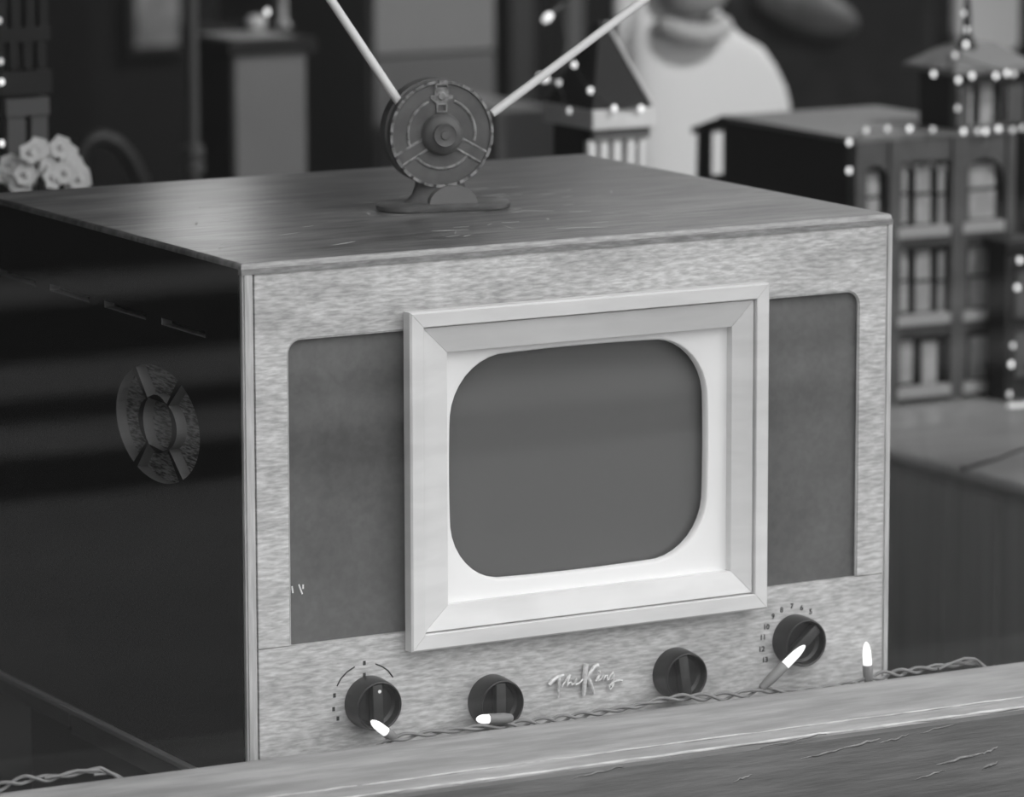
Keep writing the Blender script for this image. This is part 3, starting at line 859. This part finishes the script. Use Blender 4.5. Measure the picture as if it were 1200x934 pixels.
# neighbouring dark model cut by the right edge of the picture
nb = thing('model_house', 'dark model house at the right edge beside the flat-roofed model building', 'model building', (at(1210, 470, 0.98).x, 1.03, TZ))
bm = bmesh.new(); xa = at(1184, 400, 0.975).x; zt = at(1190, 292, 0.975).z
box(bm, xa, xa + .16, .985, 1.02, TZ, zt); obj('wall', bm, bdark, nb)
bm = bmesh.new(); box(bm, xa - .004, xa + .164, .979, 1.024, zt, zt + .008); obj('roof', bm, bdark, nb)
for k in range(2):
    bm = bmesh.new(); slab_px(bm, 1190, 1212, 320 + 70 * k, 372 + 70 * k, 0.981, 0.985); obj('window', bm, bw, nb)
bulbs('mini light string running down the corner of the dark model house', 'string lights', 'light_string',
      [(1195, 305, .977), (1192, 337, .977), (1187, 405, .977, 1), (1185, 427, .977), (1183, 462, .977, 1)], (at(1190, 462, .977).x, .977, TZ))
bm = bmesh.new(); p = at(1192, 477, 0.955)
for k in range(7): blob(bm, p + Vector((0.004 * (k - 2), 0.004 * math.sin(k * 2.1), 0.001 * math.cos(k))), 0.0055, 10, (1.2, 1, .75))
tag(obj('snow_tuft', bm, mat('cotton_snow', 0.75, 0.9, 0.1), smooth=60), 'small white tuft of cotton snow lying before the dark model house', 'decoration')
bm = bmesh.new()
cb_ = [atz(a, b, TZ + .002) for a, b in ((1128, 549), (1142, 545), (1155, 541), (1168, 538), (1185, 531), (1205, 524))]
tube(bm, cb_, [0.003, .0025, .002, .0016, .0014, .0014], n=8)
tag(obj('power_cord', bm, black, smooth=60), 'thin dark cord lying on the glossy table top', 'cord')

# ------------------------------------------------------------------ spired tower (behind the lid)
yt = 1.0
st = thing('model_tower', 'model tower with a pointed dark spire and pale colonnade, behind the television', 'model building', (0.935, 1.035, Z0 - 0.445))
xa, xb = at(697, 180, yt).x, at(762, 180, yt).x
zc0, zc1 = at(728, 150, yt).z, at(728, 127, yt).z
dp = 0.092
bm = bmesh.new(); box(bm, xa + .003, xb - .003, yt + .010, yt + dp, Z0 - .445, zc0); obj('body', bm, bdark, st)
pale = mat('pale_model_stone', 0.62, 0.7, 0.3, var=0.06, scale=(30, 30, 30))
mid = mat('grey_model_stone', 0.16, 0.7, 0.3)
bm = bmesh.new(); box(bm, xa - .006, xb + .004, yt - .006, yt + dp + .006, zc0, zc1, bev=.001); obj('cornice', bm, pale, st)
for c0_, c1_ in ((690.5, 700), (705, 714.5), (720, 730), (736, 746), (750.5, 757)):
    bm = bmesh.new(); box(bm, at(c0_, 180, yt).x, at(c1_, 180, yt).x, yt + .002, yt + .010, Z0 - .445, zc0 - .012, bev=.001)
    obj('column', bm, pale, st, smooth=60)
bm = bmesh.new(); box(bm, xa, xb, yt, yt + .008, zc0 - .012, zc0); obj('capital_band', bm, mid, st)
apx = at(714, 25, yt + dp / 2)
bm = bmesh.new()
q = [Vector((xa - .004, yt - .003, zc1)), Vector((xb + .002, yt - .003, zc1)), Vector((xb + .002, yt + dp + .003, zc1)), Vector((xa - .004, yt + dp + .003, zc1))]
t4 = [Vector(((xa + xb) / 2 + sx * .004, yt + dp / 2 + s2 * .004, apx.z)) for sx, s2 in ((-1, -1), (1, -1), (1, 1), (-1, 1))]
R = loops(bm, [q, t4], True); bm.faces.new(R[0]); obj('spire', bm, mat('dark_spire', 0.028, 0.85, 0.1), st)
bm = bmesh.new(); tube(bm, [q[1] + Vector((0, -.001, 0)), t4[1]], .0016, n=6); obj('spire_ridge', bm, pale, st)
bulbs('mini light string draped over the pointed spire and its cornice', 'string lights', 'light_string',
      [(751, 127, yt - .010), (720, 127, yt - .010), (692, 106, yt - .012), (673, 76, yt + .0), (655, 97, yt + .01, 1), (667, 130, yt - .012, 1)], (0.93, yt, zc1))
lb_ = thing('light_string', 'two larger white bulbs hanging on a cord left of the pointed spire', 'string lights', at(650, 30, 1.05))
for (a, b), (c, d_) in (((636, 26), (655, 8)), ((630, 88), (648, 97))):
    p, q_ = at(a, b, 1.05), at(c, d_, 1.05); ax = (q_ - p).normalized(); bm = bmesh.new()
    lathe(bm, [(0, 0), (.003, .001), (.0048, .005), (.0048, .010), (.003, .014), (0, .015)], p, ax, n=14); obj('bulb', bm, mat('white_bulb', .8, .4, .4, emit=.35), lb_, smooth=60)
    bm = bmesh.new(); tube(bm, [p + ax * .013, q_ + ax * .004], .0034, n=10); obj('socket', bm, bw, lb_, smooth=60)
bm = bmesh.new(); tube(bm, [at(a, b, 1.05) for a, b in ((690, -30), (664, 2), (656, 8), (662, 50), (650, 98), (662, 112))], .0012, n=6); obj('wire', bm, bdark, lb_)

# ------------------------------------------------------------------ left side of the background
lt = thing('model_house', 'dark model house with tall pilasters at the left edge behind the flowers', 'model building', (at(30, 100, 1.0).x, 1.05, Z0 - .445))
dk = mat('dim_model_wall', 0.035, 0.7, 0.3); dk2 = mat('dim_pilaster', 0.16, 0.7, 0.3)
yl = 1.0
xa, xb = at(-60, 100, yl).x, at(59, 100, yl).x
bm = bmesh.new(); box(bm, xa, xb - .002, yl + .012, yl + .10, Z0 - .445, at(30, -70, yl).z); obj('body', bm, bdark, lt)
bm = bmesh.new(); slab_px(bm, -60, 59, 34, 50, yl + .002, yl + .014); slab_px(bm, -60, 61, 85, 112, yl - .006, yl + .014); obj('cornice', bm, dk, lt)
for c_ in (-46, -30, -14, 2, 18, 35, 51):
    bm = bmesh.new(); slab_px(bm, c_ - 5, c_ + 5, -70, 34, yl + .004, yl + .013)
    p = at(c_ - 5, 50, yl); q_ = at(c_ + 5, 50, yl); w = at(c_, 86, yl)
    prism(bm, [(p.x, p.z), (q_.x, q_.z), (q_.x, at(c_, 76, yl).z), (w.x, w.z), (p.x, at(c_, 76, yl).z)], xz(yl + .004), xz(yl + .013))
    obj('pilaster', bm, dk, lt)
bm = bmesh.new(); slab_px(bm, 7, 58, 115, 136, yl - .002, yl + .014); obj('porch_beam', bm, dk2, lt)
for a, b in ((10, 31), (38, 57)):
    bm = bmesh.new(); x0, x1 = at(a, 150, yl).x, at(b, 150, yl).x; box(bm, x0, x1, yl + .002, yl + .014, Z0 - .445, at(20, 136, yl).z); obj('porch_post', bm, dk2, lt)
bulbs('mini light string down the left edge of the dark pilastered model house', 'string lights', 'light_string',
      [(-1, 24, yl - .01, 1), (1, 72, yl - .01, 1), (2, 96, yl - .01), (2, 168, yl - .01)], (at(2, 168, yl).x, yl, at(2, 168, yl).z))

fl = thing('flower_bunch', 'bunch of white blossoms in a dark pot behind the left end of the television', 'flowers', (at(50, 200, .92).x, .92, Z0 - .445))
wp = mat('white_petal', 0.88, 0.7, 0.3)
c0 = at(50, 200, .92); bm = bmesh.new()
lathe(bm, [(0, 0), (.035, 0), (.045, .09), (.048, .10), (.043, .10), (.04, .09), (0, .088)], (c0.x, .92, Z0 - .445), (0, 0, 1), n=24); obj('pot', bm, black, fl, smooth=40)
bm = bmesh.new(); heads = [(14, 205), (42, 185), (30, 203), (68, 184), (85, 192), (60, 205), (84, 208), (44, 172), (70, 170), (22, 196), (93, 208), (4, 202), (50, 178), (36, 178), (78, 178), (12, 192), (24, 212), (62, 196), (90, 200), (54, 194), (40, 210), (76, 200)]
for i, (a, b) in enumerate(heads):
    p = at(a, b + 3, .90 + .02 * math.sin(i * 2.3)); tube(bm, [Vector((c0.x, .92, Z0 - .36)), (Vector((c0.x, .92, Z0 - .2)) + p) / 2, p], .0015, n=5)
obj('stems', bm, mat('dark_stem', 0.03, .7, .3), fl)
for i, (a, b) in enumerate(heads):
    p = at(a, b + 3, .90 + .02 * math.sin(i * 2.3)); bm = bmesh.new(); n_ = 6
    ax = Vector((random.uniform(-.5, .3), -1, random.uniform(-.1, .7))).normalized(); u, w = frame_of(ax)
    for k in range(n_):
        an = 2 * PI * k / n_ + i; dr = (u * math.cos(an) + w * math.sin(an)); sd = ax.cross(dr)
        tip = p + dr * .0125 + ax * .003; m1 = p + dr * .0085 + ax * .004
        f = [p, m1 + sd * .0062, tip, m1 - sd * .0062]; bk = [v - ax * .0012 for v in f]
        A_ = [bm.verts.new(v) for v in f]; B_ = [bm.verts.new(v) for v in bk]
        bm.faces.new(A_); bm.faces.new(list(reversed(B_)))
        for z_ in range(4): bm.faces.new((A_[z_], B_[z_], B_[(z_ + 1) % 4], A_[(z_ + 1) % 4]))
    blob(bm, p + ax * .003, .004, 8)
    obj('blossom', bm, wp, fl, smooth=30)

hp_ = thing('hoop_chair', 'dark chair with an arched tube back behind the white blossoms', 'chair', (at(130, 200, 1.95).x, 1.95, 0))
bm = bmesh.new(); tube(bm, [at(a, b, 1.95) for a, b in ((96, 260), (92, 200), (94, 178), (105, 163), (120, 160), (138, 168), (153, 186), (166, 212), (172, 260))] , .010, n=12); obj('back_hoop', bm, mat('chair_tube', .008, .5, .5), hp_, smooth=60)
pc = at(132, 200, 1.95)
bm = bmesh.new(); box(bm, pc.x - .09, pc.x + .11, 1.60, 1.93, .43, .46, bev=.01); obj('seat', bm, black, hp_, smooth=40)
for dx in (-.08, .09):
    for y in (1.62, 1.95):
        bm = bmesh.new(); tube(bm, [Vector((pc.x + dx, y, 0)), Vector((pc.x + dx, y, .44 if y < 1.9 else .66))], .010, n=10); obj('leg', bm, black, hp_, smooth=60)

fp = thing('floor_lamp', 'slender grey lamp pole with ringed collars between the chair and the pedestal', 'lamp', (at(227, 100, 1.98).x, 1.98, 0))
pm = mat('dull_pole', .075, .4, .5); p = at(227, 180, 1.98); bm = bmesh.new()
tube(bm, [Vector((p.x, 1.98, .02)), Vector((p.x, 1.98, 1.55))], .0075, n=14); pole = obj('pole', bm, pm, fp, smooth=60)
for py in (178, 196):
    z = at(227, py, 1.98).z; bm = bmesh.new(); lathe(bm, [(.007, -.010), (.0125, -.007), (.0135, 0), (.0125, .007), (.007, .010)], (p.x, 1.98, z), (0, 0, 1), n=20); obj('collar', bm, pm, pole, smooth=50)
bm = bmesh.new(); lathe(bm, [(0, 0), (.13, 0), (.13, .012), (.03, .025), (0, .03)], (p.x, 1.98, 0), (0, 0, 1), n=32); obj('base', bm, pm, fp, smooth=40)
bm = bmesh.new(); lathe(bm, [(.058, 1.25), (.06, 1.25), (.05, 1.56), (.048, 1.56)], (p.x, 1.98, 0), (0, 0, 1), n=32); obj('lamp_shade', bm, mat('lit_shade', .8, .7, .2, emit=1.5), fp, smooth=60)

# pedestal with tray and its small objects
pd = thing('pedestal', 'grey pedestal with a dark-edged tray top behind the television', 'pedestal', (1.12, 2.26, 0))
yp = 2.2
x0, x1 = at(276, 120, yp).x, at(359, 120, yp).x; PDD = 0.125; zp = at(316, 63, yp).z
pw = mat('pedestal_grey', .19, .6, .3, var=.05, scale=(5, 5, 5))
bm = bmesh.new(); box(bm, x0, x1, yp, yp + PDD, 0, zp, bev=.002); obj('column', bm, pw, pd)
obj('column_shade', new((x0 - .004, x0, yp + .004, yp + PDD - .002, 0, zp - .001)), mat('pedestal_shade', .03, .6, .3), pd, label='left face with its shade painted on')  # thin dark sheet paints the shade on the pedestal's left face
zt_ = at(316, 46, yp).z
bm = bmesh.new(); box(bm, x0 - .012, x1 + .012, yp - .008, yp + PDD + .012, zp, zt_); tr = obj('tray', bm, bdark, pd)
bm = bmesh.new(); box(bm, x0 + .006, x1 - .006, yp + .016, yp + PDD - .004, zt_, zt_ + .001); obj('tray_top', bm, mat('tray_surface', .35, .4, .4), tr)
bm = bmesh.new(); box(bm, x0 - .012, x1 + .012, yp + PDD, yp + PDD + .012, zt_, zt_ + .012); obj('tray_rim', bm, bdark, tr)
pb = atz(300, 36, zt_ + .001); bm = bmesh.new()
lathe(bm, [(0, 0), (.007, 0), (.0125, .005), (.0140, .011), (.0125, .017), (.008, .020), (0, .021)], pb, (0, 0, 1), n=20)
tag(obj('white_jar', bm, mat('white_ceramic', .6, .3, .5), smooth=60), 'small round white jar standing on the pedestal tray', 'jar')
pb = atz(331, 32, zt_ + .001); bm = bmesh.new()
lathe(bm, [(0, 0), (.011, 0), (.012, .004), (.006, .010), (.0065, .05), (.009, .056), (.006, .06), (.006, .12), (0, .122)], pb, (0, 0, 1), n=18)
tag(obj('candlestick', bm, mat('pale_candlestick', .35, .3, .5), smooth=50), 'pale upright candlestick on the right of the pedestal tray', 'candlestick')
bulbs('single pinpoint mini light above the white jar on the pedestal', 'string lights', 'light_string', [(313, 14, 1.6), (330, -16, 1.6, 1)], at(313, 14, 1.6), r=.0032)

pt = thing('wall_picture', 'pale blurred picture hanging on the dark back wall', 'picture', at(185, 55, 3.99))
bm = bmesh.new(); a = at(158, 55, 3.985); b = at(211, -70, 3.985); box(bm, a.x, b.x, 3.985, 4.0, a.z, b.z); obj('print', bm, mat('pale_print', .22, .7, .3, var=.5, scale=(14, 14, 9)), pt)
bm = bmesh.new()
for q in ((a.x - .012, a.x, a.z - .012, b.z + .012), (b.x, b.x + .012, a.z - .012, b.z + .012), (a.x, b.x, a.z - .012, a.z), (a.x, b.x, b.z, b.z + .012)): box(bm, q[0], q[1], 3.98, 4.0, q[2], q[3])
obj('frame', bm, bdark, pt)

# tall pale cupboard behind the antenna
cu = thing('cupboard', 'tall pale grey cupboard standing behind the antenna', 'cupboard', (1.58, 2.85, 0))
x0, x1 = at(438, 100, 2.6).x, at(582, 100, 2.6).x
cg = mat('cupboard_grey', .30, .6, .3, var=.05, scale=(4, 4, 4)); cg2 = mat('cupboard_lower_grey', .18, .6, .3, var=.05, scale=(4, 4, 4))
bm = bmesh.new(); box(bm, x0, x1, 2.615, 3.1, 0, 1.9); obj('body', bm, cg2, cu)
zs = at(510, 62, 2.6).z
obj('door', new((x0 + .002, x1 - .002, 2.60, 2.615, zs, 1.89), bev=.003), cg, cu, label='upper door, paler')
obj('door', new((x0 + .002, x1 - .002, 2.60, 2.615, .06, zs - .004), bev=.003), cg2, cu)
bm = bmesh.new(); a = at(584, 130, 2.2); b = at(652, 200, 2.2); box(bm, a.x, b.x, 2.2, 2.5, 0, a.z, bev=.003)
tag(obj('low_cabinet', bm, cg2), 'low plain grey cabinet between the antenna and the spired tower', 'cabinet')
bm = bmesh.new(); a, b = at(600, 60, 3.3), at(626, 60, 3.3); box(bm, a.x, b.x, 3.3, 3.36, 0, 2.0)
tag(obj('timber_post', bm, mat('dim_post', .07, .7, .3)), 'dim grey upright post right of the cupboard', 'post', 'upright posts in the background')
bm = bmesh.new(); a, b = at(664, 40, 3.1), at(684, 40, 3.1); box(bm, a.x, b.x, 3.1, 3.16, 0, 2.0)
tag(obj('timber_post', bm, mat('grey_post', .12, .7, .3)), 'grey upright post behind the pointed spire', 'post', 'upright posts in the background')

# large white rounded figure
yf = 1.95
fg = thing('white_figure', 'large white rounded figure with a grey collar behind the spired tower', 'figure', (at(800, 200, yf).x, yf, TZ))
wf = mat('white_plaster', .82, .75, .2)
prof_px = [(-28, 735, 800), (0, 733, 828), (20, 730, 838), (42, 727, 858), (58, 727, 884), (80, 727, 899), (105, 728, 911), (125, 729, 916), (150, 729, 917), (190, 730, 914), (240, 735, 905)]
prev = []
for py, l, r in prof_px:
    a, b = at(l, py, yf), at(r, py, yf); c = (a + b) / 2; hw = (b.x - a.x) / 2; hd = min(hw * .6, .05)
    prev.append([Vector((c.x + hw * math.copysign(abs(math.cos(t)) ** .55, math.cos(t)), yf + hd * math.copysign(abs(math.sin(t)) ** .6, math.sin(t)), c.z)) for t in [2 * PI * k / 32 for k in range(32)]])
last = prev[-1]; zb = .02
prev.append([Vector((v.x, v.y, TZ + .03)) for v in last]); prev.append([Vector((v.x, v.y, TZ)) for v in last])
bm = bmesh.new(); R = loops(bm, prev, True); bm.faces.new(R[0])
obj('body', bm, wf, fg, smooth=60)
bm = bmesh.new(); nb_ = at(812, 34, yf - .06)
tube(bm, [nb_ + Vector((.042 * math.cos(t), .03 * math.sin(t), .004 * math.cos(t * 2))) for t in [2 * PI * k / 24 for k in range(25)]], .013, n=12)
obj('collar', bm, mat('grey_collar', .5, .7, .2), fg, smooth=60)
bm = bmesh.new(); hh = at(812, -14, yf - .06); blob(bm, hh, .05, 24, (1, .8, .78)); obj('head', bm, mat('grey_head', .32, .7, .2), fg, smooth=60)

bm = bmesh.new()
tube(bm, [at(748, 130, yf), at(748, 80, yf), at(747, 40, yf), at(746, 0, yf), at(745, -50, yf)], [.03, .032, .033, .034, .02], n=20, flat=(Vector((0, 1, 0)), .6))
obj('raised_arm', bm, wf, fg, smooth=60)

# dark upholstered armchair behind the flat roof
ac = thing('armchair', 'large dark upholstered armchair behind the flat-roofed model building', 'armchair', (2.3, 2.75, 0))
um = mat('dark_upholstery', .028, .8, .2, var=.3, scale=(8, 8, 8)); um2 = mat('grey_cushion', .13, .8, .2, var=.35, scale=(10, 10, 10))
a, b = at(836, 60, 2.7), at(1112, 60, 2.7)
bm = bmesh.new(); box(bm, a.x, b.x, 2.7, 2.9, .25, 1.05, bev=.06, seg=4); obj('backrest', bm, um, ac, smooth=60)
bm = bmesh.new(); box(bm, a.x, b.x, 2.3, 2.75, .1, .42, bev=.04, seg=4); obj('seat', bm, um, ac, smooth=60)
for x in (a.x - .05, b.x - .05):
    bm = bmesh.new(); box(bm, x, x + .10, 2.3, 2.8, .1, .58, bev=.04, seg=4); obj('arm', bm, um, ac, smooth=60)
bm = bmesh.new(); blob(bm, at(945, 12, 2.66), .085, 20, (1.15, .35, .42), Matrix.Rotation(math.radians(18), 3, 'Y'))
tag(obj('cushion', bm, um2, smooth=60), 'grey rounded cushion leaning on the dark armchair', 'cushion')

# pale rounded board at the upper right
bm = bmesh.new(); a, b = at(1121, 62, 2.2), at(1194, 62, 2.2); zt2 = at(1160, -60, 2.2).z; r = .035
pl = [(a.x, zt2), (b.x, zt2)] + arc(b.x - .012, a.z + .012, .012, 0, -90) + arc(a.x + r, a.z + r, r, -90, -180)
prism(bm, pl, xz(2.2), xz(2.215))
sg = thing('hanging_board', 'pale board with a rounded corner hanging above the corner tower', 'board', ((a.x + b.x) / 2, 2.2, a.z))
obj('panel', bm, mat('pale_board', .58, .7, .2), sg)
bm = bmesh.new()
for x in (a.x + .02, b.x - .02): tube(bm, [Vector((x, 2.2075, zt2 - .005)), Vector((x, 2.2075, 2.6))], .002, n=6)
obj('hanging_cord', bm, black, sg)
bm = bmesh.new(); a = at(1197, 60, 2.24); box(bm, a.x, a.x + .05, 2.225, 2.24, 0, 2.0)
tag(obj('timber_post', bm, bdark), 'dark upright post at the right edge beside the pale board', 'post', 'upright posts in the background')
